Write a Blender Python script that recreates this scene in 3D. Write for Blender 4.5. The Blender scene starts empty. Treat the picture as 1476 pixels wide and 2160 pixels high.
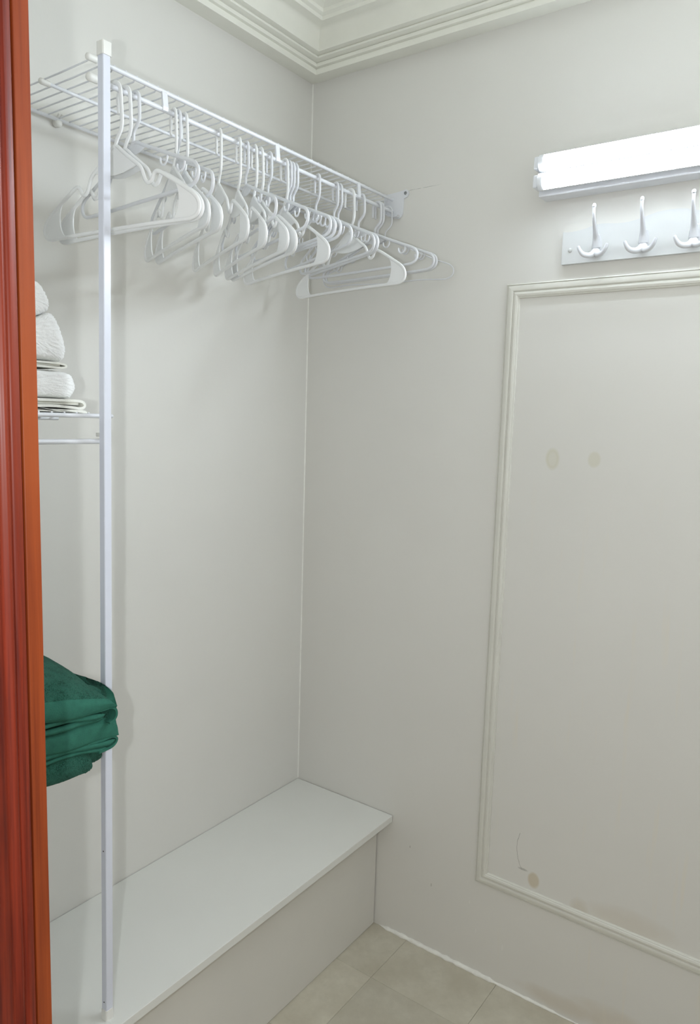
import bpy, bmesh, math, random
from mathutils import Vector, Matrix, noise

sc = bpy.context.scene
COL = sc.collection
random.seed(7)
PI = math.pi

# ------------------------------------------------------------------ camera, world, light, exposure
F_PX, YAW, PITCH, ROLL = 1563.55, -0.62182, -0.12605, 0.029667
CAM = Vector((1.5355, -1.8811, 1.6275))
fwd = Vector((math.sin(YAW)*math.cos(PITCH), math.cos(YAW)*math.cos(PITCH), math.sin(PITCH)))
rgt = fwd.cross(Vector((0, 0, 1))).normalized()
upv = rgt.cross(fwd)
r_ax = rgt*math.cos(ROLL) + upv*math.sin(ROLL)
u_ax = -rgt*math.sin(ROLL) + upv*math.cos(ROLL)
cam_d = bpy.data.cameras.new('camera')
cam_d.sensor_fit = 'HORIZONTAL'
cam_d.sensor_width = 36.0
cam_d.lens = 36.0*F_PX/1476.0
cam_d.clip_start = 0.02
cam = bpy.data.objects.new('camera', cam_d)
COL.objects.link(cam)
mw = Matrix((r_ax, u_ax, -fwd)).transposed().to_4x4()
mw.translation = CAM
cam.matrix_world = mw
sc.camera = cam

world = bpy.data.worlds.new('world'); sc.world = world
world.use_nodes = True
bg = world.node_tree.nodes['Background']
bg.inputs[0].default_value = (1.0, 0.95, 0.87, 1)
bg.inputs[1].default_value = 0.85

# unseen camera flash just left of the lens, added for its shadows and fill
fl_d = bpy.data.lights.new('camera_flash', 'POINT')
fl_d.energy = 27.0
fl_d.color = (0.92, 0.97, 1.0)
fl_d.shadow_soft_size = 0.012
fl = bpy.data.objects.new('camera_flash', fl_d)
fl.location = (1.4463, -1.9454, 1.6243)
COL.objects.link(fl)

TUBE_STRENGTH = 62.0
TUBE_COLOR = (0.845, 0.945, 1.04)
sc.view_settings.view_transform = 'Standard'
sc.view_settings.look = 'None'
sc.view_settings.gamma = 1.0
sc.view_settings.use_curve_mapping = False
sc.view_settings.exposure = -0.05

# ------------------------------------------------------------------ materials
def new_mat(name):
    m = bpy.data.materials.new(name); m.use_nodes = True
    nt = m.node_tree
    return m, nt, nt.nodes['Principled BSDF']

def N(nt, t, **kw):
    n = nt.nodes.new(t)
    for k, v in kw.items(): setattr(n, k, v)
    return n

def mathn(nt, op, a, b=None, clamp=False):
    n = nt.nodes.new('ShaderNodeMath'); n.operation = op; n.use_clamp = clamp
    for i, v in enumerate((a, b)):
        if v is None: continue
        if isinstance(v, (int, float)): n.inputs[i].default_value = v
        else: nt.links.new(v, n.inputs[i])
    return n.outputs[0]

def mix(nt, fac, a, b):
    n = nt.nodes.new('ShaderNodeMix'); n.data_type = 'RGBA'
    for sock, v in ((n.inputs[0], fac), (n.inputs[6], a), (n.inputs[7], b)):
        if hasattr(v, 'links'): nt.links.new(v, sock)
        elif isinstance(v, (int, float)): sock.default_value = v
        else: sock.default_value = (*v, 1)
    return n.outputs[2]

def coords(nt, scale=(1, 1, 1)):
    tc = N(nt, 'ShaderNodeTexCoord'); mp = N(nt, 'ShaderNodeMapping')
    mp.inputs['Scale'].default_value = scale
    nt.links.new(tc.outputs['Object'], mp.inputs[0])
    return mp.outputs[0]

def noise_tex(nt, scale, detail=3, vec=None, rough=0.5):
    n = N(nt, 'ShaderNodeTexNoise'); n.inputs['Scale'].default_value = scale
    n.inputs['Detail'].default_value = detail; n.inputs['Roughness'].default_value = rough
    if vec is not None: nt.links.new(vec, n.inputs['Vector'])
    return n.outputs['Fac']

def ramp(nt, fac, a, b):
    n = N(nt, 'ShaderNodeMapRange'); n.clamp = True
    n.inputs[1].default_value = a; n.inputs[2].default_value = b
    nt.links.new(fac, n.inputs[0])
    return n.outputs[0]

def simple(name, col, rough=0.5, var=0.05, scale=8, bump=0.0, bscale=200, spec=0.5, stretch=(1, 1, 1), metal=0, coat=0):
    m, nt, b = new_mat(name)
    v = coords(nt, stretch)
    f = noise_tex(nt, scale, 4, v)
    dark = tuple(c*(1-var) for c in col); light = tuple(min(1, c*(1+var)) for c in col)
    nt.links.new(mix(nt, ramp(nt, f, .3, .7), dark, light), b.inputs['Base Color'])
    b.inputs['Roughness'].default_value = rough
    b.inputs['Specular IOR Level'].default_value = spec
    b.inputs['Metallic'].default_value = metal
    b.inputs['Coat Weight'].default_value = coat
    if bump:
        bn = N(nt, 'ShaderNodeBump'); bn.inputs['Strength'].default_value = bump
        bn.inputs['Distance'].default_value = 0.002
        nt.links.new(noise_tex(nt, bscale, 3, v), bn.inputs['Height'])
        nt.links.new(bn.outputs[0], b.inputs['Normal'])
    return m

PAINT = (0.725, 0.712, 0.672)
M = {}
M['wall'] = simple('wall_paint', PAINT, 0.55, 0.018, 2.2, 0.10, 60, 0.3)
M['ceiling'] = simple('ceiling_paint', (0.86, 0.855, 0.80), 0.6, 0.015, 3, 0.05, 60, 0.3)
M['crown'] = simple('crown_paint', (0.82, 0.815, 0.74), 0.45, 0.02, 14, 0.08, 40, 0.35)
M['trim'] = simple('trim_paint', (0.70, 0.69, 0.63), 0.4, 0.03, 9, 0.10, 50, 0.4)
M['caulk'] = simple('caulk', (0.84, 0.83, 0.78), 0.5, 0.06, 40, 0.4, 120, 0.4)
M['melamine'] = simple('white_melamine', (0.74, 0.74, 0.70), 0.38, 0.012, 5, 0.03, 90, 0.5)
M['panel_board'] = simple('bench_panel_paint', (0.70, 0.68, 0.63), 0.5, 0.02, 5, 0.05, 90, 0.4)
M['coated'] = simple('coated_steel_white', (0.74, 0.75, 0.78), 0.32, 0.01, 20, 0, 1, 0.5)
M['post'] = simple('post_white_enamel', (0.69, 0.71, 0.79), 0.28, 0.01, 20, 0, 1, 0.5)
M['clip'] = simple('clip_plastic', (0.80, 0.79, 0.75), 0.45, 0.02, 30)
M['hang_white'] = simple('hanger_plastic_white', (0.84, 0.845, 0.84), 0.30, 0.01, 20)
M['hang_grey'] = simple('hanger_plastic_pale_grey', (0.72, 0.73, 0.755), 0.30, 0.01, 20)
M['rack'] = simple('rack_white_paint', (0.66, 0.672, 0.668), 0.4, 0.01, 20, 0.03, 60)
M['hook'] = simple('hook_white_enamel', (0.66, 0.67, 0.70), 0.25, 0.01, 20)
M['fixture'] = simple('fixture_white_enamel', (0.82, 0.84, 0.88), 0.35, 0.01, 20)
M['screw'] = simple('screw_metal', (0.30, 0.31, 0.32), 0.35, 0.1, 200, metal=1)
M['dark'] = simple('dark_hole', (0.03, 0.03, 0.03), 0.7)
M['green_band'] = simple('green_border_weave', (0.034, 0.150, 0.106), 0.85, 0.12, 60, 0.5, 900, 0.15)
M['white_flat'] = simple('white_flat_cotton', (0.90, 0.90, 0.83), 0.9, 0.04, 40, 0.35, 700, 0.1)

def terry(name, dark, light, bump, dist):
    m, nt, b = new_mat(name)
    v = coords(nt)
    f = noise_tex(nt, 420, 3, v, 0.6); g = noise_tex(nt, 60, 3, v)
    c = mix(nt, ramp(nt, f, .34, .62), dark, light)
    nt.links.new(mix(nt, ramp(nt, g, .3, .75), c, light), b.inputs['Base Color'])
    b.inputs['Roughness'].default_value = 0.95
    b.inputs['Specular IOR Level'].default_value = 0.1
    b.inputs['Sheen Weight'].default_value = 0.05
    bn = N(nt, 'ShaderNodeBump'); bn.inputs['Strength'].default_value = bump
    bn.inputs['Distance'].default_value = dist
    nt.links.new(f, bn.inputs['Height']); nt.links.new(bn.outputs[0], b.inputs['Normal'])
    return m
M['green'] = terry('green_terry', (0.004, 0.036, 0.024), (0.034, 0.140, 0.098), .9, .004)
M['white_terry'] = terry('white_terry', (0.88, 0.88, 0.86), (0.96, 0.96, 0.945), .5, .0016)

def emit_mat():
    m = bpy.data.materials.new('glowing_tube'); m.use_nodes = True
    nt = m.node_tree; nt.nodes.clear()
    e = nt.nodes.new('ShaderNodeEmission'); o = nt.nodes.new('ShaderNodeOutputMaterial')
    e.inputs[0].default_value = (*TUBE_COLOR, 1); e.inputs[1].default_value = TUBE_STRENGTH
    nt.links.new(e.outputs[0], o.inputs[0])
    return m
M['tube'] = emit_mat()

def wood(name, ca, cb, cc):
    m, nt, b = new_mat(name)
    v = coords(nt, (60, 60, 1.6))
    f = noise_tex(nt, 2.2, 5, v, 0.6)
    v2 = coords(nt, (3, 3, 2.2)); g = noise_tex(nt, 1.0, 3, v2)
    c = mix(nt, ramp(nt, f, .32, .68), ca, cb)
    c = mix(nt, ramp(nt, g, .42, .72), c, cc)
    nt.links.new(c, b.inputs['Base Color'])
    b.inputs['Roughness'].default_value = 0.48
    b.inputs['Coat Weight'].default_value = 0.08; b.inputs['Coat Roughness'].default_value = 0.25; b.inputs['Specular IOR Level'].default_value = 0.3
    bn = N(nt, 'ShaderNodeBump'); bn.inputs['Strength'].default_value = 0.15; bn.inputs['Distance'].default_value = 0.001
    nt.links.new(f, bn.inputs['Height']); nt.links.new(bn.outputs[0], b.inputs['Normal'])
    return m
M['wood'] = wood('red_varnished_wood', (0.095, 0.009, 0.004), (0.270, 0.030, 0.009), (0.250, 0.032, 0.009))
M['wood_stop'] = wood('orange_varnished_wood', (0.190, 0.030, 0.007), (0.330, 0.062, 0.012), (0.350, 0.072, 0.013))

def stained_wall():
    """back wall paint with yellow spots, a crack, a damp stain and a pencil line"""
    m, nt, b = new_mat('wall_paint_stained')
    tc = N(nt, 'ShaderNodeTexCoord'); sp = N(nt, 'ShaderNodeSeparateXYZ')
    nt.links.new(tc.outputs['Object'], sp.inputs[0])
    X, Z = sp.outputs[0], sp.outputs[2]
    v = coords(nt)
    base = mix(nt, ramp(nt, noise_tex(nt, 2.2, 4, v), .3, .7), tuple(c*.982 for c in PAINT), tuple(c*1.012 for c in PAINT))
    nz = noise_tex(nt, 22, 4, v); nf = noise_tex(nt, 90, 3, v)
    def ell(cx, cz, rx, rz, wob=.5, soft=.35):
        dx = mathn(nt, 'DIVIDE', mathn(nt, 'SUBTRACT', X, cx), rx)
        dz = mathn(nt, 'DIVIDE', mathn(nt, 'SUBTRACT', Z, cz), rz)
        d = mathn(nt, 'ADD', mathn(nt, 'MULTIPLY', dx, dx), mathn(nt, 'MULTIPLY', dz, dz))
        d = mathn(nt, 'ADD', d, mathn(nt, 'MULTIPLY', mathn(nt, 'SUBTRACT', nz, .5), wob))
        return ramp(nt, d, 1.0+soft, 1.0-soft)
    def apply(c, mask, col, amt):
        return mix(nt, mathn(nt, 'MULTIPLY', mask, amt), c, col)
    yel = (0.57, 0.54, 0.37)
    c = base
    c = apply(c, ell(.832, 1.537, .018, .027), yel, .42)
    c = apply(c, ell(.832, 1.537, .011, .018), PAINT, .30)
    c = apply(c, ell(.9406, 1.541, .016, .019), yel, .36)
    c = apply(c, ell(.8546, .362, .016, .022, .8), (0.55, 0.46, 0.30), .60)
    c = apply(c, ell(.985, .330, .022, .030, 1.2, .7), (0.55, 0.48, 0.36), .40)
    c = apply(c, ell(1.12, .345, .10, .035, 1.6, .8), (0.60, 0.53, 0.42), .35)
    c = apply(c, ell(.95, .035, .10, .022, 1.6, .9), (0.56, 0.48, 0.36), .40)
    c = apply(c, ell(1.10, .06, .10, .030, 1.6, .9), (0.60, 0.52, 0.40), .40)
    # vertical drips inside the panel
    dr = noise_tex(nt, 5, 2, coords(nt, (7, 1, .6)))
    dm = mathn(nt, 'MULTIPLY', ramp(nt, dr, .60, .74), mathn(nt, 'MULTIPLY', ramp(nt, Z, 1.5, 1.2), ramp(nt, X, .70, .80)))
    c = apply(c, dm, (0.76, 0.70, 0.58), .45)
    # crack, x = f(z)
    def line(x_of_z, z0, z1, w):
        d = mathn(nt, 'ABSOLUTE', mathn(nt, 'SUBTRACT', X, x_of_z))
        k = ramp(nt, d, w, w*.4)
        k = mathn(nt, 'MULTIPLY', k, ramp(nt, Z, z0, z0+.004))
        return mathn(nt, 'MULTIPLY', k, ramp(nt, Z, z1, z1-.004))
    t = mathn(nt, 'SUBTRACT', Z, .445)
    xz = mathn(nt, 'ADD', mathn(nt, 'MULTIPLY', mathn(nt, 'MULTIPLY', t, t), 4.4), .8005)
    xz = mathn(nt, 'ADD', xz, mathn(nt, 'MULTIPLY', mathn(nt, 'SUBTRACT', nf, .5), .006))
    c = apply(c, line(xz, .378, .488, .0011), (0.30, 0.29, 0.26), .65)
    c = apply(c, ell(.822, .383, .012, .003, 2.5, .9), (0.30, 0.30, 0.27), .55)
    # pencil line right of the shelf bracket, z = const
    d = mathn(nt, 'ABSOLUTE', mathn(nt, 'SUBTRACT', mathn(nt, 'SUBTRACT', Z, 2.2765), mathn(nt, 'MULTIPLY', mathn(nt, 'SUBTRACT', X, .40), .012)))
    k = mathn(nt, 'MULTIPLY', ramp(nt, d, .0009, .0003), mathn(nt, 'MULTIPLY', ramp(nt, X, .360, .364), ramp(nt, X, .470, .43)))
    c = apply(c, mathn(nt, 'MULTIPLY', k, ramp(nt, nf, .35, .5)), (0.25, 0.25, 0.24), .6)
    # pale scuffs low on the wall
    for (cx, cz, rx, rz) in ((.775, .12, .0022, .010), (.69, .135, .0018, .007), (.665, .215, .002, .006)):
        c = apply(c, ell(cx, cz, rx, rz, 1.5), (0.80, 0.79, 0.75), .6)
    for (cx, cz, rx, rz) in ((.535, .215, .0018, .006), (.455, .31, .0018, .004)):
        c = apply(c, ell(cx, cz, rx, rz, 1.0), (0.35, 0.33, 0.29), .55)
    nt.links.new(c, b.inputs['Base Color'])
    b.inputs['Roughness'].default_value = 0.5; b.inputs['Specular IOR Level'].default_value = 0.3
    bn = N(nt, 'ShaderNodeBump'); bn.inputs['Strength'].default_value = 0.12; bn.inputs['Distance'].default_value = 0.002
    nt.links.new(noise_tex(nt, 45, 3, v), bn.inputs['Height']); nt.links.new(bn.outputs[0], b.inputs['Normal'])
    return m
M['wall_back'] = stained_wall()

def tile_mat(name, k):
    m, nt, b = new_mat(name)
    tc = N(nt, 'ShaderNodeTexCoord'); g = N(nt, 'ShaderNodeNewGeometry')
    vec = g.outputs['Position']
    f = noise_tex(nt, 7, 5, vec, .6); h = noise_tex(nt, 38, 4, vec, .65)
    c = mix(nt, ramp(nt, f, .33, .68), tuple(x*k for x in (0.49, 0.45, 0.355)), tuple(x*k for x in (0.60, 0.565, 0.465)))
    c = mix(nt, mathn(nt, 'MULTIPLY', ramp(nt, h, .42, .75), .35), c, tuple(x*k for x in (0.43, 0.40, 0.315)))
    nt.links.new(c, b.inputs['Base Color'])
    b.inputs['Roughness'].default_value = 0.45
    return m
M['tile'] = [tile_mat('vinyl_tile_%s' % n, k) for n, k in (('plain', 1.0), ('pale', 1.05), ('dull', .93))]
M['grout'] = simple('floor_underlay', (0.22, 0.20, 0.16), .8)

# ------------------------------------------------------------------ mesh helpers
def obj(name, verts, faces, mat, parent=None, smooth=False, auto=None):
    me = bpy.data.meshes.new(name)
    me.from_pydata([tuple(v) for v in verts], [], faces)
    me.validate(); me.update()
    bm = bmesh.new(); bm.from_mesh(me); bmesh.ops.recalc_face_normals(bm, faces=bm.faces)
    if auto is not None:
        for e in bm.edges:
            if len(e.link_faces) == 2 and e.calc_face_angle(0) > auto: e.smooth = False
        smooth = True
    bm.to_mesh(me); bm.free()
    if smooth:
        for p in me.polygons: p.use_smooth = True
    o = bpy.data.objects.new(name, me)
    if mat is not None: me.materials.append(mat)
    COL.objects.link(o)
    if parent is not None: o.parent = parent
    return o

def empty(name, loc=(0, 0, 0), rotz=0.0):
    o = bpy.data.objects.new(name, None); COL.objects.link(o)
    o.location = loc; o.rotation_euler = (0, 0, rotz); o.empty_display_size = .05
    return o

def tag(o, label, cat, group=None):
    o['label'] = label; o['category'] = cat
    if group: o['group'] = group
    return o

def struct(o):
    o['kind'] = 'structure'; return o

class MB:
    def __init__(s): s.v = []; s.f = []
    def add(s, v, f):
        n = len(s.v); s.v += [tuple(p) for p in v]; s.f += [tuple(i+n for i in q) for q in f]
        return s
    def box(s, a, b, bev=0.0):
        bm = bmesh.new()
        bmesh.ops.create_cube(bm, size=1)
        c = [(a[i]+b[i])/2 for i in range(3)]; d = [abs(b[i]-a[i]) for i in range(3)]
        for v in bm.verts: v.co = Vector([c[i]+v.co[i]*d[i] for i in range(3)])
        if bev: bmesh.ops.bevel(bm, geom=bm.edges[:], offset=bev, segments=2, profile=.5, affect='EDGES')
        s._bm(bm); return s
    def _bm(s, bm):
        bm.verts.index_update()
        s.add([v.co[:] for v in bm.verts], [[v.index for v in f.verts] for f in bm.faces]); bm.free()
    def tube(s, pts, r, seg=10, flat=1.0, closed=False, up=None):
        """sweep an ellipse along pts; r is a number or list; flat scales the direction across the plane normal up"""
        pts = [Vector(p) for p in pts]; n = len(pts)
        rr = r if isinstance(r, (list, tuple)) else [r]*n
        rings = []
        a = None
        for i in range(n):
            if closed: t = pts[(i+1) % n]-pts[i-1]
            else: t = pts[min(i+1, n-1)]-pts[max(i-1, 0)]
            t.normalize()
            if up is not None: a = Vector(up)
            elif a is None: a = Vector((0, 0, 1)) if abs(t.z) < .9 else Vector((1, 0, 0))
            a = (a - t*a.dot(t))
            if a.length < 1e-6: a = t.orthogonal()
            a.normalize(); b = t.cross(a)
            rings.append([pts[i] + a*math.cos(2*PI*k/seg)*rr[i]*flat + b*math.sin(2*PI*k/seg)*rr[i] for k in range(seg)])
        v = [p for R in rings for p in R]; f = []
        m = n if closed else n-1
        for i in range(m):
            j = (i+1) % n
            for k in range(seg):
                l = (k+1) % seg
                f.append((i*seg+k, i*seg+l, j*seg+l, j*seg+k))
        if not closed:
            f.append(tuple(range(seg-1, -1, -1))); f.append(tuple((n-1)*seg+k for k in range(seg)))
        s.add(v, f); return s
    def prism(s, poly, axis, lo, hi):
        """polygon in the two other axes, pushed along axis from lo to hi"""
        n = len(poly); v = []
        for h in (lo, hi):
            for (p, q) in poly:
                v.append({'x': (h, p, q), 'y': (p, h, q), 'z': (p, q, h)}[axis])
        f = [tuple(range(n)), tuple(range(2*n-1, n-1, -1))]
        for i in range(n):
            j = (i+1) % n; f.append((i, j, n+j, n+i))
        s.add(v, f); return s
    def lathe(s, prof, base, axis, seg=16):
        """profile (radius, height) turned about axis through base"""
        ax = Vector(axis).normalized(); e1 = ax.orthogonal().normalized(); e2 = ax.cross(e1); base = Vector(base)
        v = []
        for (r, h) in prof:
            for k in range(seg):
                a = 2*PI*k/seg
                v.append(base+ax*h+(e1*math.cos(a)+e2*math.sin(a))*max(r, 1e-5))
        f = []
        for i in range(len(prof)-1):
            for k in range(seg):
                l = (k+1) % seg; f.append((i*seg+k, i*seg+l, (i+1)*seg+l, (i+1)*seg+k))
        f.append(tuple(range(seg-1, -1, -1))); f.append(tuple((len(prof)-1)*seg+k for k in range(seg)))
        s.add(v, f); return s
    def build(s, name, mat, parent=None, auto=None, smooth=False):
        return obj(name, s.v, s.f, mat, parent, smooth, auto)

def spline(pts, n=8, closed=False):
    """Catmull-Rom through pts"""
    P = [Vector(p) for p in pts]; L = len(P); out = []
    m = L if closed else L-1
    for i in range(m):
        if closed: a, b, c, d = P[i-1], P[i], P[(i+1) % L], P[(i+2) % L]
        else: a, b, c, d = P[max(i-1, 0)], P[i], P[i+1], P[min(i+2, L-1)]
        for k in range(n):
            t = k/n
            out.append(0.5*((2*b)+(c-a)*t+(2*a-5*b+4*c-d)*t*t+(3*b-a-3*c+d)*t**3))
    if not closed: out.append(P[-1])
    return out

A30 = math.radians(32)

# ------------------------------------------------------------------ the room
RX, FY, CZ = 2.05, -1.37, 2.78          # far x, inner face of the door wall, ceiling
struct(MB().box((-.10, FY-.12, -.05), (0, .10, CZ+.1)).build('wall_left', M['wall']))
struct(MB().box((0, 0, -.05), (RX, .10, CZ+.1)).build('wall_back', M['wall_back']))
struct(MB().box((RX, FY-.12, -.05), (RX+.10, .10, CZ+.1)).build('wall_right', M['wall']))
struct(MB().box((-.10, FY-.12, CZ), (RX+.1, .10, CZ+.1)).build('ceiling', M['ceiling']))
DX0, DX1, DZ = .687, 1.57, 2.24         # doorway
w = MB(); w.box((0, FY-.12, 0), (DX0-.03, FY, CZ)); w.box((DX1+.03, FY-.12, 0), (RX, FY, CZ)); w.box((DX0-.03, FY-.12, DZ+.03), (DX1+.03, FY, CZ))
struct(w.build('wall_front', M['wall']))

floor = struct(MB().box((-.1, -3.2, -.06), (RX+.1, .1, -.004)).build('floor', M['grout']))
TS = .305
tile_me = {}
ix = 0
x0 = .46-2*TS
while x0 < RX:
    y1 = -.205+TS
    while y1 > FY-.05:
        a, b = max(x0, 0.0), min(x0+TS, RX)
        c, d = max(y1-TS, FY-.12), min(y1, 0.0)
        if b-a > .01 and d-c > .01:
            g = .0003
            key = (round(b-a, 4), round(d-c, 4), random.choice((0, 0, 1, 2)))
            if key not in tile_me:
                t = MB().box((g, g, -.004), (key[0]-g, key[1]-g, 0), .0008).build('floor_tile', M['tile'][key[2]], floor)
                tile_me[key] = t.data
            else:
                t = bpy.data.objects.new('floor_tile', tile_me[key]); COL.objects.link(t); t.parent = floor
            t.location = (a, c, 0)
        y1 -= TS
    x0 += TS

# crown moulding, mitred runs round the room: (distance from wall, height)
CR = [(0, 2.640), (.058, 2.633), (.0600, 2.6455), (.0560, 2.6475), (.0560, 2.6500), (.0640, 2.6520), (.0660, 2.6600), (.0630, 2.6625), (.0700, 2.6635), (.0810, 2.6650), (.0835, 2.6685), (.0815, 2.6715), (.0900, 2.6715), (.0985, 2.6725), (.100, 2.676)]
for i in range(1, 9):
    t = i/8; CR.append((.100+.018*(t**2.0)+.004*t, 2.676+.046*math.sin(t*PI/2)))
CR += [(.150, 2.7205), (.1525, 2.729), (.158, 2.731), (.163, 2.7325), (.1645, 2.741), (.172, 2.743), (.185, 2.746), (.1875, 2.756), (.196, 2.762), (.200, CZ), (0, CZ)]
def crown(name, corner_a, corner_b, da, db):
    """run from corner_a to corner_b; da/db are the inward diagonals there"""
    v = []
    for (cx, cy), (dx, dy) in ((corner_a, da), (corner_b, db)):
        for (d, z) in CR: v.append((cx+dx*d, cy+dy*d, z))
    n = len(CR); f = [tuple(range(n)), tuple(range(2*n-1, n-1, -1))]
    for i in range(n):
        j = (i+1) % n; f.append((i, j, n+j, n+i))
    return struct(obj(name, v, f, M['crown'], auto=math.radians(25)))
c1, c2, c3, c4 = (0, 0), (RX, 0), (RX, FY), (0, FY)
crown('trim_1', c4, c1, (1, 1), (1, -1))
crown('trim_2', c1, c2, (1, -1), (-1, -1))
crown('trim_3', c2, c3, (-1, -1), (-1, 1))
crown('trim_4', c3, c4, (-1, 1), (1, 1))

# picture-frame panel moulding on the back wall
PX0, PX1, PZ0, PZ1 = .680, 1.78, .2922, 1.9901
PR = [(0, 0), (0, .006), (.003, .0085), (.0045, .005), (.0055, .009), (.012, .0115), (.018, .0105), (.0205, .0075), (.0215, .0060), (.0225, .0095), (.028, .0115), (.033, .0100), (.0345, .0070), (.0365, .0070), (.038, .0045), (.0385, 0)]
panel = struct(empty('trim_5', (0, 0, 0)))
def frame_piece(a, b, da, db):
    v = []
    for (cx, cz), (dx, dz) in ((a, da), (b, db)):
        for (d, h) in PR: v.append((cx+dx*d, -h*.8, cz+dz*d))
    n = len(PR); f = [tuple(range(n)), tuple(range(2*n-1, n-1, -1))]
    for i in range(n):
        j = (i+1) % n; f.append((i, j, n+j, n+i))
    obj('panel_moulding', v, f, M['trim'], panel, auto=math.radians(25))
q1, q2, q3, q4 = (PX0, PZ0), (PX0, PZ1), (PX1, PZ1), (PX1, PZ0)
frame_piece(q1, q2, (1, 1), (1, -1)); frame_piece(q2, q3, (1, -1), (-1, -1))
frame_piece(q3, q4, (-1, -1), (-1, 1)); frame_piece(q4, q1, (-1, 1), (1, 1))

# lumpy caulk along the foot of the back wall, and a thin one in the corner
def bead(name, pts, r0, amp, seg=8, seed=0, flat=1.0):
    n = len(pts)
    rr = [max(.0006, r0*(1+amp*noise.noise(Vector((i*.35, seed, 0))))) for i in range(n)]
    mb = MB(); mb.tube(pts, rr, seg, flat)
    return mb.build(name, M['caulk'], auto=None, smooth=True)
pts = []
for i in range(120):
    t = i/119; x = .352+t*.95
    pts.append((x, -.0015+.0008*noise.noise(Vector((x*40, 3, 0))), .0018+.0015*noise.noise(Vector((x*50, 9, 1)))))
mb = MB()
rr = []
for i, p in enumerate(pts):
    t = i/119
    env = .0078 if t < .42 else (.0048 if t < .62 else .0024)
    if t < .04: env *= t/.04
    rr.append(max(.0008, env*(1+.55*noise.noise(Vector((i*.4, 2, 0))))))
mb.tube(pts, rr, 8)
struct(mb.build('baseboard_back', M['caulk'], smooth=True))
struct(MB().prism([(0, 0), (.0024, 0), (.0010, -.0010), (0, -.0024)], 'z', .392, 2.64).build('trim_6', M['caulk']))

# red wooden door frame
door = struct(empty('door_1', (0, 0, 0)))
def jamb_profile():
    """(y, outward) along the jamb from the room side to the hall side"""
    P = [(-1.3838, -.0040), (-1.3846, .0010)]
    for i in range(7):
        a = i/6; P.append((-1.3846-.010*a, .0010+.0030*math.sin(a*PI*.5)))
    for i in range(1, 7):
        a = i/6; P.append((-1.3946-.0065*a, .0040-.0026*math.sin(a*PI)))
    for i in range(1, 7):
        a = i/6; P.append((-1.4011-.008*a, .0040+.0022*math.sin(a*PI)))
    for i in range(1, 7):
        a = i/6; P.append((-1.4091-.009*a, .0040-.0020*math.sin(a*PI)))
    P += [(-1.44, .006), (-1.475, .006), (-1.485, .003), (-1.4925, 0), (-1.4925, -.029), (-1.3838, -.029)]
    return P
JP = jamb_profile()
SP = [(-1.3605, -.0008), (-1.3613, 0), (-1.3797, 0), (-1.3806, -.0008), (-1.3808, -.0045), (-1.3837, -.0045), (-1.3837, -.029), (-1.3605, -.029)]
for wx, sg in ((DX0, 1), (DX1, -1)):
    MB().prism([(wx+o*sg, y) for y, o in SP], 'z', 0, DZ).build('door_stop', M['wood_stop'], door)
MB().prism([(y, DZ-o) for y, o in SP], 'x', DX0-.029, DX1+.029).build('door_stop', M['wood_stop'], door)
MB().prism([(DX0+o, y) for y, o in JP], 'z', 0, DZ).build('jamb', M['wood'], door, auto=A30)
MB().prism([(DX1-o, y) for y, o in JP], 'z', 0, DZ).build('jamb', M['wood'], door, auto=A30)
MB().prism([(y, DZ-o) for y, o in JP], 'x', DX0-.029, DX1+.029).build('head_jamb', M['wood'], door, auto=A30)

# ------------------------------------------------------------------ bench along the left wall
HB = .391
bench = tag(empty('bench', (0, 0, 0)), 'long white boxed-in bench with overhanging top along the left wall', 'bench')
MB().box((.0015, FY+.002, HB-.021), (.389, -.0022, HB), .0012).build('seat_board', M['melamine'], bench)
MB().box((.316, FY+.002, 0.0015), (.334, -.0048, HB-.021), .0008).build('front_panel', M['panel_board'], bench)
MB().box((.318, -.0048, .03), (.326, -.001, HB-.03)).build('joint_filler', M['dark'], bench)

# ------------------------------------------------------------------ post
PB, PT = Vector((.352, -1.032, HB)), Vector((.3505, -1.0125, 2.270))
post = tag(empty('shelf_post', PB), 'white square metal post standing on the bench and carrying the wire shelves', 'post')
ax = PT-PB
def sq_loop(c, h, ch):
    return [(c[0]+a, c[1]+b, c[2]) for a, b in ((h, -h+ch), (h, h-ch), (h-ch, h), (-h+ch, h), (-h, h-ch), (-h, -h+ch), (-h+ch, -h), (h-ch, -h))]
def sq_tube(t0, t1, h, ch=.0012):
    v = []
    a = ax*t0; b = ax*t1
    v += sq_loop(a, h, ch); v += sq_loop(b, h, ch)
    f = [tuple(range(7, -1, -1)), tuple(range(8, 16))]
    for i in range(8):
        j = (i+1) % 8; f.append((i, j, 8+j, 8+i))
    return v, f
obj('square_tube', *sq_tube(.006, .991, .0080), M['post'], post)
def cap(name, t0, t1, h):
    mb = MB(); v, f = sq_tube(t0, t1, h, .002); mb.add(v, f)
    o = mb.build(name, M['clip'], post)
    return o
cap('top_cap', .988, 1.0, .0098)
ft = cap('foot', 0.0, .012, .0092)
for t in (.021, .1955):
    p = ax*t
    MB().lathe([(.0014, 0), (.0014, .0006)], (p.x, p.y-.0080, p.z), (0, -1, 0), 10).build('screw_hole', M['dark'], post)

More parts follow.
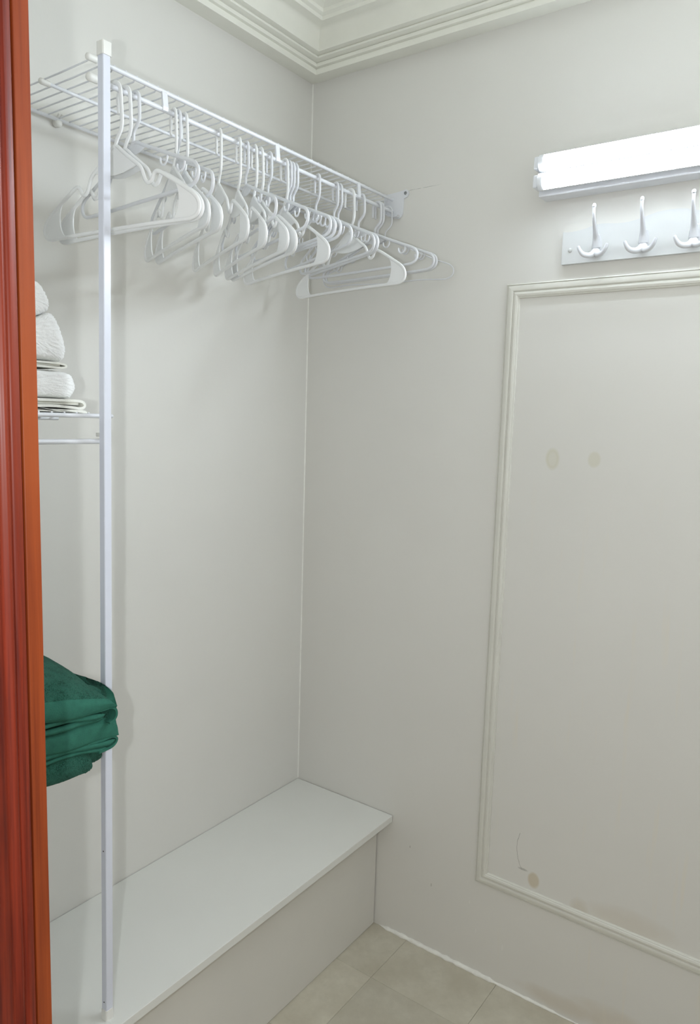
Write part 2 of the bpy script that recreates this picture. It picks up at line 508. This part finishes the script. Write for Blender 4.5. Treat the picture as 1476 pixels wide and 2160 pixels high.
# ------------------------------------------------------------------ wire shelves
def wire_shelf(label, x_f, x_r, z, y_a, y_b, straps, x_m=.160, rod_dz=-.0345, capped=True, clips=()):
    root = tag(empty('wire_shelf', (0, y_b, z)), label, 'shelf', 'white wire closet shelves')
    L = y_a-y_b        # negative: length towards -y
    def rod(name, x, dz, r, ya=0.0, yb=L, seg=12):
        return MB().tube([(x, ya, dz), (x, (ya+yb)/2, dz), (x, yb, dz)], r, seg).build(name, M['coated'], root, auto=A30)
    rod('front_rail', x_f, .004, .0042)
    rod('hanging_rod', x_r, rod_dz, .0048)
    rod('middle_rail', x_m, -.0042, .0036)
    rod('back_rail', .012, -.0025, .0040)
    wm = None
    y = L+.004; n = 0
    while y < -.004:
        if wm is None:
            pts = [(.0115, 0, 0), (.12, 0, 0), (.22, 0, 0), (x_f-.010, 0, .0014), (x_f-.004, 0, .0070), (x_f+.001, 0, .0092)]
            o = MB().tube(pts, .00155, 7).build('cross_wire', M['coated'], root, auto=A30); wm = o.data
        else:
            o = bpy.data.objects.new('cross_wire', wm); COL.objects.link(o); o.parent = root
        o.location = (0, y, 0)
        y += .0254
    for ys in straps:
        MB().prism([(x_f+.0035, .004), (x_f+.0052, .001), (x_r+.0072, rod_dz+.004), (x_r+.0060, rod_dz-.0030), (x_r+.0035, rod_dz-.0045), (x_r+.003, rod_dz), (x_f+.001, .004)], 'y', ys-y_b-.0065, ys-y_b+.0065).build('rod_strap', M['coated'], root)
    if capped:
        for (x, dz, r) in ((x_f, .004, .0064), (x_r, rod_dz, .0078), (x_m, -.0042, .0060), (.012, -.0025, .0060)):
            MB().lathe([(r*.75, -.016), (r*.92, -.016), (r*.95, -.004), (r, .001), (r*.85, .004), (r*.45, .0058), (0, .0062)], (x, L, dz), (0, -1, 0), 14).build('end_cap', M['clip'], root, auto=math.radians(50))
    for yc in clips:
        yy = yc-y_b
        c = MB().lathe([(.0085, 0), (.0092, .004), (.0092, .010), (.007, .0135), (.003, .015), (0, .0152)], (0.001, yy, -.008), (1, 0, 0), 14)
        co = c.build('wall_clip', M['clip'], root, auto=math.radians(50))
        MB().tube([(.006, yy-.004, -.002), (.012, yy-.004, .004), (.018, yy-.004, .0085), (.021, yy-.004, .006)], .0016, 6).build('clip_hook', M['clip'], co)
        MB().tube([(.006, yy+.004, -.002), (.012, yy+.004, .004), (.018, yy+.004, .0085), (.021, yy+.004, .006)], .0016, 6).build('clip_hook', M['clip'], co)
    return root

ZS = 2.2525
s1 = wire_shelf('long white wire shelf under the crown moulding with the row of hangers on its rod', .3085, .310, ZS, -1.014, -.003, (-.845, -.510, -.179), clips=(-.882, -.50, -.12), rod_dz=-.0300)
# bracket that holds shelf and rod at the back wall (a part of the shelf)
yb = .0025
br = MB()
poly = [(.288, -.003), (.288, .020), (.340, .024), (.3545, .0265), (.3610, .022), (.3625, .014), (.358, .006), (.3465, .002), (.345, -.038), (.341, -.047), (.333, -.051), (.318, -.049), (.300, -.043), (.2885, -.037)]
br.prism(poly, 'y', yb-.0045, yb)
eb = br.build('end_bracket', M['coated'], s1)
lip = MB()
lp = [(.292, .019, .0), (.2915, -.035, 0), (.302, -.041, 0), (.320, -.0465, 0), (.333, -.0475, 0), (.3375, -.043, 0)]
for i in range(len(lp)-1):
    a, b = lp[i], lp[i+1]
    n2 = Vector((b[1]-a[1], 0, -(b[0]-a[0]))).normalized()*.0018
    lip.add([(a[0], yb-.004, a[1]), (b[0], yb-.004, b[1]), (b[0]+n2.x, yb-.004, b[1]+n2.z), (a[0]+n2.x, yb-.004, a[1]+n2.z),
             (a[0], yb-.020, a[1]), (b[0], yb-.020, b[1]), (b[0]+n2.x, yb-.020, b[1]+n2.z), (a[0]+n2.x, yb-.020, a[1]+n2.z)],
            [(0, 1, 2, 3), (7, 6, 5, 4), (0, 4, 5, 1), (1, 5, 6, 2), (2, 6, 7, 3), (3, 7, 4, 0)])
lip.build('bracket_lip', M['coated'], eb)
face = MB().box((.3115, yb-.0052, -.046), (.3445, yb-.0040, .0205), .0004)
sw = MB().lathe([(.0048, 0), (.0044, .0014), (.0030, .0020), (.0022, .0008), (0, .0006)], (.3525, yb-.0045, .0165), (0, -1, 0), 14).build('bracket_screw', M['screw'], eb)

s2 = wire_shelf('white wire shelf left of the post at eye level, carrying the white towels', .318, .3175, 1.6135, -1.366, -.994, (-1.30,), capped=False, rod_dz=-.0440, clips=(-1.10,))
s3 = wire_shelf('white wire shelf left of the post hidden under the green towels', .318, .3175, 1.0465, -1.366, -.994, (-1.30,), capped=False, rod_dz=-.0440, clips=(-1.10,))
def post_clip(root, z_root, y_root, zz):
    t = (zz-PB.z)/(PT.z-PB.z); py = PB.y+(PT.y-PB.y)*t
    mb = MB()
    mb.box((.3100, py-.013-y_root, zz-.010-z_root), (.3432, py+.0125-y_root, zz+.006-z_root), .0015)
    mb.box((.3300, py+.0086-y_root, zz-.014-z_root), (.3610, py+.0150-y_root, zz+.008-z_root), .001)
    mb.build('post_clip', M['clip'], root)
post_clip(s3, 1.0465, -.994, 1.0505)
for root, zr in ((s2, 1.6135), (s3, 1.0465)):
    mb = MB(); mb.tube([(.3175, .004-.012, -.029), (.3175, -.008, -.044), (.319, -.008, -.053), (.326, -.008, -.058)], .0034, 8)
    mb.box((.308, -.016, -.0355), (.336, -.006, -.028), .001)
    mb.build('rod_cradle', M['clip'], root, auto=A30)
MB().lathe([(.0042, 0), (.0042, .015), (.003, .0172), (0, .0178)], (.318, -.002, .004), (0, 1, 0), 12).build('rail_end', M['coated'], s2, auto=A30)

# ------------------------------------------------------------------ hangers
def mirror(pts): return [(-x, z) for x, z in pts]
def P3(pts): return [(x, 0, z) for x, z in pts]
ROD_TOP = ZS-.0300+.0048

def hook_pts(kind):
    r = .0175 if kind == 'A' else .0150
    cz = -r+.0038
    out = []
    for i in range(13):
        a = math.radians(196-i*(196-4)/12)
        out.append((r*math.cos(a)-.001, cz+r*math.sin(a)))
    tip = [(out[0][0]+.0010, out[0][1]-.022), (out[0][0], out[0][1]-.010)]
    if kind == 'A': tail = [(.0185, -.040), (.0195, -.066), (.0165, -.081), (.0070, -.0945), (.0020, -.104), (0, -.112)]
    else: tail = [(.0150, -.030), (.0152, -.044), (.0110, -.054), (-.0010, -.064), (-.0050, -.070), (-.0055, -.080), (-.0055, -.088)]
    return tip+out+tail

def make_A(name):
    root = empty(name)
    pts = spline(P3(hook_pts('A')), 3)
    n = len(pts); rr = [.0042*(.72+.28*min(1, i/6)) for i in range(n)]
    MB().tube(pts, rr, 9, .72, up=(0, 1, 0)).build('hook', M['hang_white'], root, auto=A30)
    half = [(.0, -.108), (.022, -.122), (.048, -.1405), (.066, -.1535), (.0735, -.166), (.0790, -.1785), (.0870, -.1850), (.0955, -.1815), (.1000, -.1735), (.1065, -.1680), (.118, -.1705),
            (.150, -.1880), (.180, -.2055), (.199, -.2180), (.2095, -.2300), (.2120, -.2430), (.2055, -.2540), (.190, -.2590), (.165, -.2585), (.11, -.2575), (.05, -.2570)]
    loop = P3(half)+[(0, 0, -.2570)]+P3(mirror(half[1:]))[::-1]
    MB().tube(spline(loop, 4, True), .0038, 9, .80, True, up=(0, 1, 0)).build('frame', M['hang_white'], root, smooth=True)
    for s in (-1, 1):
        inner = [(.152, -.1905), (.1600, -.2020), (.1635, -.2180), (.1620, -.2360), (.1555, -.2500), (.146, -.2575)]
        outer = [(.165, -.2585), (.190, -.2590), (.2055, -.2540), (.2120, -.2430), (.2095, -.2300), (.199, -.2180), (.180, -.2055)]
        poly = [(p[0], p[2]) for p in spline(P3(inner), 4)]+outer
        MB().prism([(x*s, z) for x, z in poly], 'y', -.0011, .0011).build('end_paddle', M['hang_white'], root)
    arc = [(.060, -.149), (.040, -.1545), (.020, -.1585), (0, -.160)]
    poly = [(0, -.108), (.022, -.122), (.048, -.1405)]+arc
    poly = poly+[(-x, z) for x, z in poly[1:-1]][::-1]
    MB().prism(poly, 'y', -.0010, .0010).build('gusset', M['hang_white'], root)
    return root

def make_B(name, mat, r=.0036, hw=.205, thin=False):
    root = empty(name)
    k = hw/.205
    pts = spline(P3(hook_pts('B')), 3); n = len(pts)
    rr = [r*1.02*(.75+.25*min(1, i/6)) for i in range(n)]
    MB().tube(pts, rr, 9, .85, up=(0, 1, 0)).build('hook', mat, root, auto=A30)
    dz = -.012 if thin else 0
    half = [(.0, -.088), (.030, -.0985), (.090, -.1215), (.150, -.1445), (.182, -.1565), (.1965, -.1640), (.2045, -.1755), (.2020, -.1890), (.1910, -.1970), (.170, -.1995), (.10, -.2005)]
    half = [(x*k, z+dz*min(1, x/.15)) for x, z in half]
    loop = P3(half)+[(0, 0, -.2005+dz)]+P3(mirror(half[1:]))[::-1]
    MB().tube(spline(loop, 5, True), r, 9, .9, True, up=(0, 1, 0)).build('frame', mat, root, smooth=True)
    if thin: return root
    poly = [(-.004, -.088), (.020, -.0950), (.036, -.1010), (.026, -.1060), (.012, -.1095), (0, -.1100)]
    poly = poly+[(-x, z) for x, z in poly[1:-1]][::-1]
    MB().prism(poly, 'y', -.0010, .0010).build('gusset', mat, root)
    for s in (-1, 1):
        for (cx, cz) in ((.096, -.1285), (.150, -.1495)):
            a = [(cx+.012, cz+.002), (cx+.0125, cz-.010), (cx+.007, cz-.0175), (cx-.001, cz-.0185), (cx-.008, cz-.0135), (cx-.0095, cz-.005)]
            MB().tube(spline(P3([(x*s, z) for x, z in a]), 4), .0021, 7, .85, up=(0, 1, 0)).build('strap_hook', mat, root, auto=A30)
    return root

def copy_thing(src, name):
    r = src.copy(); r.name = name; COL.objects.link(r)
    for ch in src.children:
        c = ch.copy(); COL.objects.link(c); c.parent = r
    return r

ORD = ['first', 'second', 'third', 'fourth', 'fifth', 'sixth', 'seventh', 'eighth', 'ninth', 'tenth', 'eleventh', 'twelfth', 'thirteenth']
LA = [(-.9611, 4.0), (-.9389, .5), (-.8198, -23.75), (-.7911, -23.75), (-.6942, -28.25), (-.6352, -30.0), (-.5850, -27.5), (-.5646, -26.75), (-.4804, -20.5), (-.2147, -10.5)]
LB = [(-.9139, -6.75), (-.8074, -24.0), (-.6096, -29.25), (-.5340, -24.0), (-.4649, -22.0), (-.4544, -20.75), (-.4420, -19.0), (-.3533, -27.5), (-.2778, -24.75), (-.2613, -25.5), (-.1640, -7.5), (-.0827, -6.25), (-.0706, -6.25)]
GROUP = 'plastic clothes hangers on the closet rod'
protoA = make_A('paddle_hanger'); protoB = make_B('tubular_hanger', M['hang_grey'])
for i, (y, a) in enumerate(LA):
    o = protoA if i == 0 else copy_thing(protoA, 'paddle_hanger')
    o.location = (.310, y, ROD_TOP+.0004); o.rotation_euler = (random.uniform(-.012, .012), random.uniform(-.006, .006), math.radians(a))
    if i == 0: lab = 'white paddle-ended plastic hanger hanging nearest the square post'
    elif i == len(LA)-1: lab = 'white paddle-ended plastic hanger farthest from the post, hanging by itself'
    else: lab = '%s white paddle-ended plastic hanger counted along the rod from the square post' % ORD[i]
    tag(o, lab, 'hanger', GROUP)
for i, (y, a) in enumerate(LB):
    o = protoB if i == 0 else copy_thing(protoB, 'tubular_hanger')
    o.location = (.310, y, ROD_TOP+.0004); o.rotation_euler = (random.uniform(-.01, .01), random.uniform(-.008, .008), math.radians(a))
    tag(o, '%s pale grey tubular plastic hanger counted along the rod from the square post' % ORD[i], 'hanger', GROUP)
pc = make_B('thin_hanger', M['hang_grey'], .0019, .213, True)
pc.location = (.310, -.0300, ROD_TOP+.0018); pc.rotation_euler = (0, 0, math.radians(5.0))
tag(pc, 'thin pale hanger at the end of the rod against the back wall', 'hanger', GROUP)

# ------------------------------------------------------------------ double tube light on the back wall
LX0, LX1 = .7715, 2.005
lamp = empty('tube_light', (LX0, 0, 2.187))
tag(lamp, 'long white batten light with two glowing tubes above the coat rack', 'wall lamp')
def LP(x, y, z): return (x-LX0, y, z-2.187)
MB().box(LP(LX0, -.049, 2.187), LP(LX1, -.0005, 2.2865), .002).build('housing', M['fixture'], lamp)
for i, z in enumerate((2.2578, 2.2148)):
    t = MB()
    def arc(a0, a1, r, n=18):
        return [(-.072+r*math.cos(a0+(a1-a0)*k/n), z-2.187+r*math.sin(a0+(a1-a0)*k/n)) for k in range(n+1)]
    t.prism(arc(math.radians(132), math.radians(256), .0208), 'x', .024, LX1-LX0-.046)
    tube = t.build('light_tube', M['tube'], lamp, auto=A30)
    MB().prism(arc(math.radians(-104), math.radians(132), .0205), 'x', .024, LX1-LX0-.046).build('tube_back', M['fixture'], tube, auto=A30)
    for s, xx in ((1, LX0+.010), (-1, LX1-.024)):
        MB().lathe([(.0150, -.001), (.0206, .001), (.0206, .012), (.0204, .0142)], LP(xx, -.072, z), (1, 0, 0), 24).build('tube_end_cap', M['fixture'], tube, auto=A30)
        xa, xb = (xx-.012, xx-.001) if s == 1 else (xx+.015, xx+.026)
        h = MB().box(LP(xa, -.086, z-.0150), LP(xb, -.049, z+.0150), .003).build('lamp_holder', M['fixture'], lamp)
        if s == 1:
            for dz in (-.006, .006):
                ring = [LP(xa-.0002, -.070+.0045*math.cos(k*PI/6), z+dz+.0045*math.sin(k*PI/6)) for k in range(12)]
                MB().tube(ring, .0007, 6, 1, True).build('contact_ring', M['screw'], h, smooth=True)

# ------------------------------------------------------------------ coat rack
RC, RH = 1.080, .253
rack = tag(empty('coat_rack', (RC, 0, 2.0255)), 'white wavy-topped wooden coat rack with triple hooks below the tube light', 'coat rack')
top = [(-.253, .0790), (-.244, .0772), (-.225, .0772), (-.200, .0805), (-.172, .0870), (-.150, .0880), (-.128, .0852), (-.107, .0840), (-.084, .0858), (-.058, .0915), (-.030, .0985), (-.008, .1005), (.008, .1005)]
top = top[:-1]
full = top+[(-x, z) for x, z in top][::-1]
full = [(p.x, p.z) for p in spline([(x, 0, z) for x, z in full], 4)]
bd = MB(); bd.prism([(-RH, 0), ]+full+[(RH, 0)], 'y', -.013, -.0005)
board = bd.build('board', M['rack'], rack)
for x in (-.232, .232):
    MB().lathe([(.0056, 0), (.0054, .0014), (.0040, .0028), (.0018, .0036), (0, .0038)], (x, -.0128, .033), (0, -1, 0), 16).build('screw_cover', M['rack'], rack, auto=math.radians(60))
def make_hook():
    """one cast triple hook: wall plate, tall upper prong, two lower prongs (origin on the board face)"""
    mb = MB()
    up = spline([(0, -.004, .022), (0, -.010, .040), (0, -.020, .056), (0, -.031, .075), (0, -.038, .092), (0, -.0395, .105), (0, -.0385, .113)], 5)
    n = len(up); rr = []
    for i in range(n):
        t = i/(n-1); r = .0085*(1-t)**3.2+.0036+.0010*max(0, (t-.75)/.25); rr.append(r)
    rr[-1] = .0030
    mb.tube(up, rr, 12, .62, up=(0, -1, .35))
    tipp = up[-1]
    mb.lathe([(.0047, -.004), (.0047, 0), (.0040, .0026), (.0022, .0042), (0, .0046)], tipp, (0, .12, 1), 12)
    for s in (-1, 1):
        lo = spline([(0, -.006, .014), (s*.006, -.012, .006), (s*.014, -.020, .0020), (s*.024, -.027, .0045), (s*.031, -.031, .013), (s*.0350, -.0325, .0235)], 5)
        m = len(lo); r2 = [.0062*(1-i/(m-1))+.0036 for i in range(m)]; r2[-1] = .0026
        mb.tube(lo, r2, 10, .75, up=(0, -1, .3))
    return mb.v, mb.f
def plate():
    mb = MB()
    pr = [(-.011, .004), (-.0125, .018), (-.0115, .036), (-.008, .050), (0, .056), (.008, .050), (.0115, .036), (.0125, .018), (.011, .004), (0, -.001)]
    n = len(pr)
    v = [(x, 0, z) for x, z in pr]+[(x*.8, -.0065, .026+(z-.026)*.9) for x, z in pr]
    f = [tuple(range(n)), tuple(range(2*n-1, n-1, -1))]+[(i, (i+1) % n, n+(i+1) % n, n+i) for i in range(n)]
    mb.add(v, f); return mb
hv, hf = make_hook()
for k in range(4):
    x = -.1655+k*.1103
    h = obj('triple_hook', hv, hf, M['hook'], rack, auto=math.radians(45))
    h.location = (x, -.013, .010)
    pl = plate().build('hook_plate', M['hook'], h, auto=A30)

# ------------------------------------------------------------------ towels
def nz(p, s, seed=0): return noise.noise(Vector((p[0]*s+seed, p[1]*s, p[2]*s)))

def rounded_block(name, outline, x_back, x_front, mat, power=5.0, fuzz=.0012, seed=0):
    """cloth lump: outline in (y,z) pushed along x, both ends closed like a pillow"""
    cy = sum(p[0] for p in outline)/len(outline); cz = sum(p[1] for p in outline)/len(outline)
    loop = [(p.x, p.y) for p in spline([(a, b, 0) for a, b in outline], 16, True)]
    zmin = min(p[1] for p in loop); n = len(loop)
    xc, hx = (x_back+x_front)/2, (x_front-x_back)/2
    us = []
    for i in range(26):                                  # scale runs 0.04 -> 1 on the flat cap, then along the body
        k = .04+.96*i/26; us.append(((1-k**power)**(1/power), k))
    rows = [(-u, k) for u, k in us]
    nb = 36; ub = us[-1][0]
    rows += [(-ub+2*ub*i/nb, None) for i in range(1, nb)]
    rows += [(u, k) for u, k in us[::-1]]
    v = []; f = []
    for u, k in rows:
        if k is None: k = (1-abs(u)**power)**(1/power)
        for (y, z) in loop:
            p = Vector((xc+u*hx, cy+(y-cy)*k, cz+(z-cz)*k))
            d = fuzz*(nz(p, 260, seed)+.8*nz(p, 560, seed+5))+.0030*nz(p, 26, seed+9)
            dirv = Vector((u**5*1.2, (y-cy)*k*8, (z-cz)*k*16))
            p += dirv.normalized()*d
            if p.z < zmin: p.z = zmin
            v.append(p)
    R = len(rows)
    for i in range(R-1):
        for k in range(n):
            l = (k+1) % n; f.append((i*n+k, i*n+l, (i+1)*n+l, (i+1)*n+k))
    f.append(tuple(range(n))); f.append(tuple((R-1)*n+k for k in range(n)))
    return obj(name, v, f, mat, smooth=True)

def ribbon(path, th):
    """closed outline of a sheet of thickness th that follows path (2-D)"""
    P = [Vector((a, b, 0)) for a, b in path]; L = []; R = []
    for i, p in enumerate(P):
        t = (P[min(i+1, len(P)-1)]-P[max(i-1, 0)]).normalized(); n = Vector((-t.y, t.x, 0))*th*.5
        L.append(p+n); R.append(p-n)
    return [(q.x, q.y) for q in L+R[::-1]]

def sheet_fold(name, path, th, x_back, x_front, mat, seed=0, n=30, sp=5):
    pts = [(p.x, p.y) for p in spline([(a, b, 0) for a, b in path], sp)]
    out = ribbon(pts, th); m = len(out); v = []; f = []
    for i in range(n+1):
        x = x_back+(x_front-x_back)*i/n
        for (y, z) in out:
            p = Vector((x, y, z))
            p.x += .002*nz(Vector((0, y, z)), 40, seed) if i == n else 0
            v.append((p.x, p.y+.0015*nz(Vector((x, 0, z)), 25, seed), p.z))
    for i in range(n):
        for k in range(m):
            l = (k+1) % m; f.append((i*m+k, i*m+l, (i+1)*m+l, (i+1)*m+k))
    f.append(tuple(range(m))); f.append(tuple(n*m+k for k in range(m)))
    return v, f

ZT = 1.6135+.0018        # top of the wires of the eye-level shelf
WG = 'white towels on the eye-level wire shelf'
# bottom: flat-woven cloth folded over itself, the fold open towards the room
path = [(-1.335, ZT+.0035), (-1.20, ZT+.0035), (-1.09, ZT+.0035), (-1.045, ZT+.0035), (-1.024, ZT+.0045), (-1.0245, ZT+.0085), (-1.045, ZT+.0100), (-1.09, ZT+.0105), (-1.14, ZT+.0110), (-1.18, ZT+.0135), (-1.14, ZT+.0170),
        (-1.09, ZT+.0185), (-1.052, ZT+.0165), (-1.034, ZT+.0150), (-1.0245, ZT+.0195), (-1.0285, ZT+.0268), (-1.045, ZT+.0290), (-1.09, ZT+.0290), (-1.20, ZT+.0290), (-1.335, ZT+.0290)]
v, f = sheet_fold('folded_cloth', path, .0050, .03, .298, M['white_flat'], 3)
o = obj('folded_cloth', v, f, M['white_flat'], auto=math.radians(60))
MB().box((.032, -1.333, ZT+.0212), (.291, -1.034, ZT+.0264), .001).build('inner_layer', M['white_flat'], o)
tag(o, 'flat white cloth folded into an open loop at the bottom of the white towel stack', 'towel', WG)
z0 = ZT+.0320
o = rounded_block('rolled_towel', [(-1.33, z0), (-1.15, z0), (-1.050, z0), (-1.030, z0+.007), (-1.0235, z0+.022), (-1.028, z0+.040), (-1.045, z0+.0500), (-1.12, z0+.0530), (-1.22, z0+.0545), (-1.33, z0+.0520), (-1.343, z0+.026)], .04, .287, M['white_terry'], 8, .0013, 11)
tag(o, 'thick white terry towel with a blunt rounded end, second from the bottom of its stack', 'towel', WG)
z1 = z0+.0545
path = [(-1.335, z1+.0032), (-1.20, z1+.0032), (-1.10, z1+.0028), (-1.072, z1+.0022), (-1.058, z1+.0030), (-1.0535, z1+.0058), (-1.060, z1+.0090), (-1.080, z1+.0102), (-1.12, z1+.0104), (-1.20, z1+.0104), (-1.335, z1+.0104)]
v, f = sheet_fold('washcloth', path, .0036, .05, .283, M['white_flat'], 8)
o = obj('washcloth', v, f, M['white_flat'], auto=math.radians(60))
MB().box((.052, -1.333, z1+.0050), (.278, -1.063, z1+.0085), .0008).build('inner_layer', M['white_flat'], o)
tag(o, 'thin folded white washcloth in the middle of the white towel stack', 'towel', WG)
z2 = z1+.0128
o = rounded_block('terry_towel', [(-1.31, z2), (-1.15, z2), (-1.065, z2), (-1.046, z2+.006), (-1.0395, z2+.022), (-1.044, z2+.046), (-1.053, z2+.070), (-1.065, z2+.087), (-1.078, z2+.0900), (-1.105, z2+.078), (-1.145, z2+.062), (-1.22, z2+.056), (-1.31, z2+.050), (-1.325, z2+.024)], .05, .283, M['white_terry'], 7, .0015, 23)
tag(o, 'bulky white terry towel with a peaked end above the thin washcloth', 'towel', WG)
z3 = z2+.062
o = rounded_block('terry_towel', [(-1.30, z3+.002), (-1.18, z3+.002), (-1.110, z3+.013), (-1.0770, z3+.026), (-1.0690, z3+.036), (-1.071, z3+.050), (-1.080, z3+.066), (-1.094, z3+.079), (-1.125, z3+.086), (-1.19, z3+.080), (-1.28, z3+.076), (-1.312, z3+.040)], .06, .276, M['white_terry'], 7, .0015, 41)
tag(o, 'white terry towel lying uppermost on the white stack', 'towel', WG)

# green towels draped over the front rail of the lowest shelf
def draped(name, prof, y_end, seed, fuzz, band=None, parent=None, y0=-1.350, ny=120, droop=0.0, sp=8, mats=('green', 'green_band')):
    """closed profile in (x,z) swept along y; y_end(x,z) gives where the free end lies; band(x,z) marks the woven border"""
    loop = [(p.x, p.z) for p in spline([(a, 0, b) for a, b in prof], sp, True)]
    n = len(loop); v = []; f = []
    for i in range(ny+1):
        t = i/ny; te = 1-(1-t)**1.5
        for k, (x, z) in enumerate(loop):
            ye = y_end(x, z)
            y = y0+(ye-y0)*te
            e = min(1.0, max(0.0, (y-(ye-.020))/.020))
            opp = loop[(n-k) % n]
            s = 1-math.sqrt(max(0, 1-e*e))
            qx, qz = x+(opp[0]-x)*.46*s, z+(opp[1]-z)*.46*s+.010*s*max(0.0, min(1.0, (.985-z)/.02))
            p = Vector((qx, y, qz))
            wgt = 1.0 if band is None or not band(x, z) else .15
            d = fuzz*wgt*(nz(p, 240, seed)+.9*nz(p, 520, seed+3))+.0016*nz(p, 22, seed+7)
            dv = Vector((qx-opp[0], 0, qz-opp[1]))
            dv = dv.normalized() if dv.length > 1e-6 else Vector((1, 0, 0))
            p += dv*d
            over = max(0.0, min(1.0, (x-.34)/.03))
            lift = max(over, max(0.0, min(1.0, (z-1.10)/.05)))
            p.z += .12*max(0.0, min(.20, -1.05-y))*lift
            sag = max(0.0, (y+1.165)/.115)
            p.z -= droop*sag*sag*max(0.0, min(1.0, (z-1.085)/.06))
            p.z += .0020*math.sin(y*38+seed)*lift
            p.x += .0012*math.sin(y*52+seed)
            v.append(p)
    for i in range(ny):
        for k in range(n):
            l = (k+1) % n; f.append((i*n+k, i*n+l, (i+1)*n+l, (i+1)*n+k))
    for b0 in (0, ny*n):                               # close both ends with strips across the thickness
        for k in range(0, n//2):
            q = (k, k+1, (n-k-1) % n, (n-k) % n)
            q = tuple(dict.fromkeys(q))
            if len(q) > 2: f.append(tuple(b0+i for i in q))
    o = obj(name, v, f, M[mats[0]], parent, smooth=True)
    if band is not None:
        o.data.materials.append(M[mats[1]])
        for pi, poly in enumerate(o.data.polygons):
            k = pi % n
            if pi < ny*n and band(*loop[k]) and band(*loop[(k+1) % n]): poly.material_index = 1
    return o
GG = 'green towels folded over the lowest wire shelf'
def yend(front, back=-1.052):
    def g(x, z):
        t = max(0, min(1, (x-.335)/.035)); return back+(front-back)*t
    return g
def strip(name, x0, x1, z0, z1, ye, seed, parent, mat='green_band'):
    zc = (z0+z1)/2
    prof = [(x0, z0+.001), ((x0+x1)/2, z0), (x1-.003, z0), (x1, zc), (x1-.003, z1), ((x0+x1)/2, z1), (x0, z1-.001)]
    return draped(name, prof, lambda x, z: ye, seed, .0004, None, parent, ny=60, sp=5, mats=(mat, mat))
low = draped('green_towel', [(.05, 1.059), (.20, 1.059), (.30, 1.059), (.345, 1.058), (.360, 1.048), (.3645, 1.020), (.3650, .985), (.3660, .962), (.371, .9505), (.380, .9480),
        (.3885, .9510), (.3935, .962), (.3935, .978), (.3885, .992), (.3850, 1.012), (.3825, 1.050), (.368, 1.076), (.30, 1.083), (.20, 1.084), (.05, 1.085)], yend(-1.083), 5, .0013)
tag(low, 'dark green terry towel lowest in the green stack, its rounded fold hanging below', 'towel', GG)
draped('inner_fold', [(.3640, 1.000), (.3642, .985), (.3655, .972), (.3700, .9650), (.3760, .9660), (.3800, .974), (.3812, .986), (.3812, 1.002)], lambda x, z: -1.0535, 8, .0011, None, low, y0=-1.13, ny=50)
mid = draped('green_towel', [(.06, 1.0880), (.20, 1.0880), (.30, 1.0878), (.355, 1.0860), (.3800, 1.0720), (.3865, 1.0480), (.3872, 1.0300), (.3880, 1.0160), (.3910, 1.0090), (.3955, 1.0085),
        (.4005, 1.0140), (.4025, 1.0260), (.4020, 1.0400), (.3980, 1.0480), (.3935, 1.0600), (.3880, 1.0830), (.3720, 1.1020), (.30, 1.1120), (.20, 1.1130), (.06, 1.1140)], yend(-1.034), 17, .0009, band=lambda x, z: x > .384 and z < 1.052)
tag(mid, 'dark green towel in the middle of the green stack with a smooth woven border', 'towel', GG)
strip('hem_layer', .380, .3985, 1.0000, 1.0105, -1.0395, 51, mid)
strip('hem_layer', .380, .3955, .9905, .9985, -1.058, 57, mid)
top_t = draped('green_towel', [(.07, 1.1170), (.20, 1.1170), (.30, 1.1165), (.372, 1.1130), (.3980, 1.1020), (.4030, 1.0920), (.4040, 1.0850), (.4048, 1.0790), (.4075, 1.0735), (.4115, 1.0730),
        (.4160, 1.0780), (.4182, 1.0870), (.4175, 1.0990), (.4130, 1.1100), (.4040, 1.1215), (.3750, 1.1400), (.32, 1.1580), (.26, 1.1680), (.18, 1.1730), (.07, 1.1700)], yend(-1.0475), 29, .0014, band=lambda x, z: x > .400 and z < 1.112, droop=.055)
tag(top_t, 'dark green towel on top of the green stack, sagging towards the post', 'towel', GG)
strip('hem_layer', .388, .4110, 1.0620, 1.0715, -1.0690, 33, top_t)
strip('hem_layer', .388, .4070, 1.0505, 1.0605, -1.0720, 37, top_t)
# the hem of the top towel curls round its layers at the free end
cp = [(-1.105, 1.0815), (-1.080, 1.0800), (-1.060, 1.0800), (-1.0490, 1.0740), (-1.0465, 1.0640), (-1.0515, 1.0540), (-1.0620, 1.0500)]
v, f = sheet_fold('curled_hem', cp, .0046, .386, .4125, M['green_band'], 4, 8, 6)
obj('curled_hem', v, f, M['green_band'], top_t, auto=math.radians(60))
cp = [(-1.100, 1.0175), (-1.070, 1.0150), (-1.046, 1.0140), (-1.0365, 1.0080), (-1.0375, 1.0000), (-1.048, .9945), (-1.075, .9925)]
v, f = sheet_fold('curled_hem', cp, .0042, .380, .3985, M['green_band'], 9, 8, 6)
obj('curled_hem', v, f, M['green_band'], mid, auto=math.radians(60))
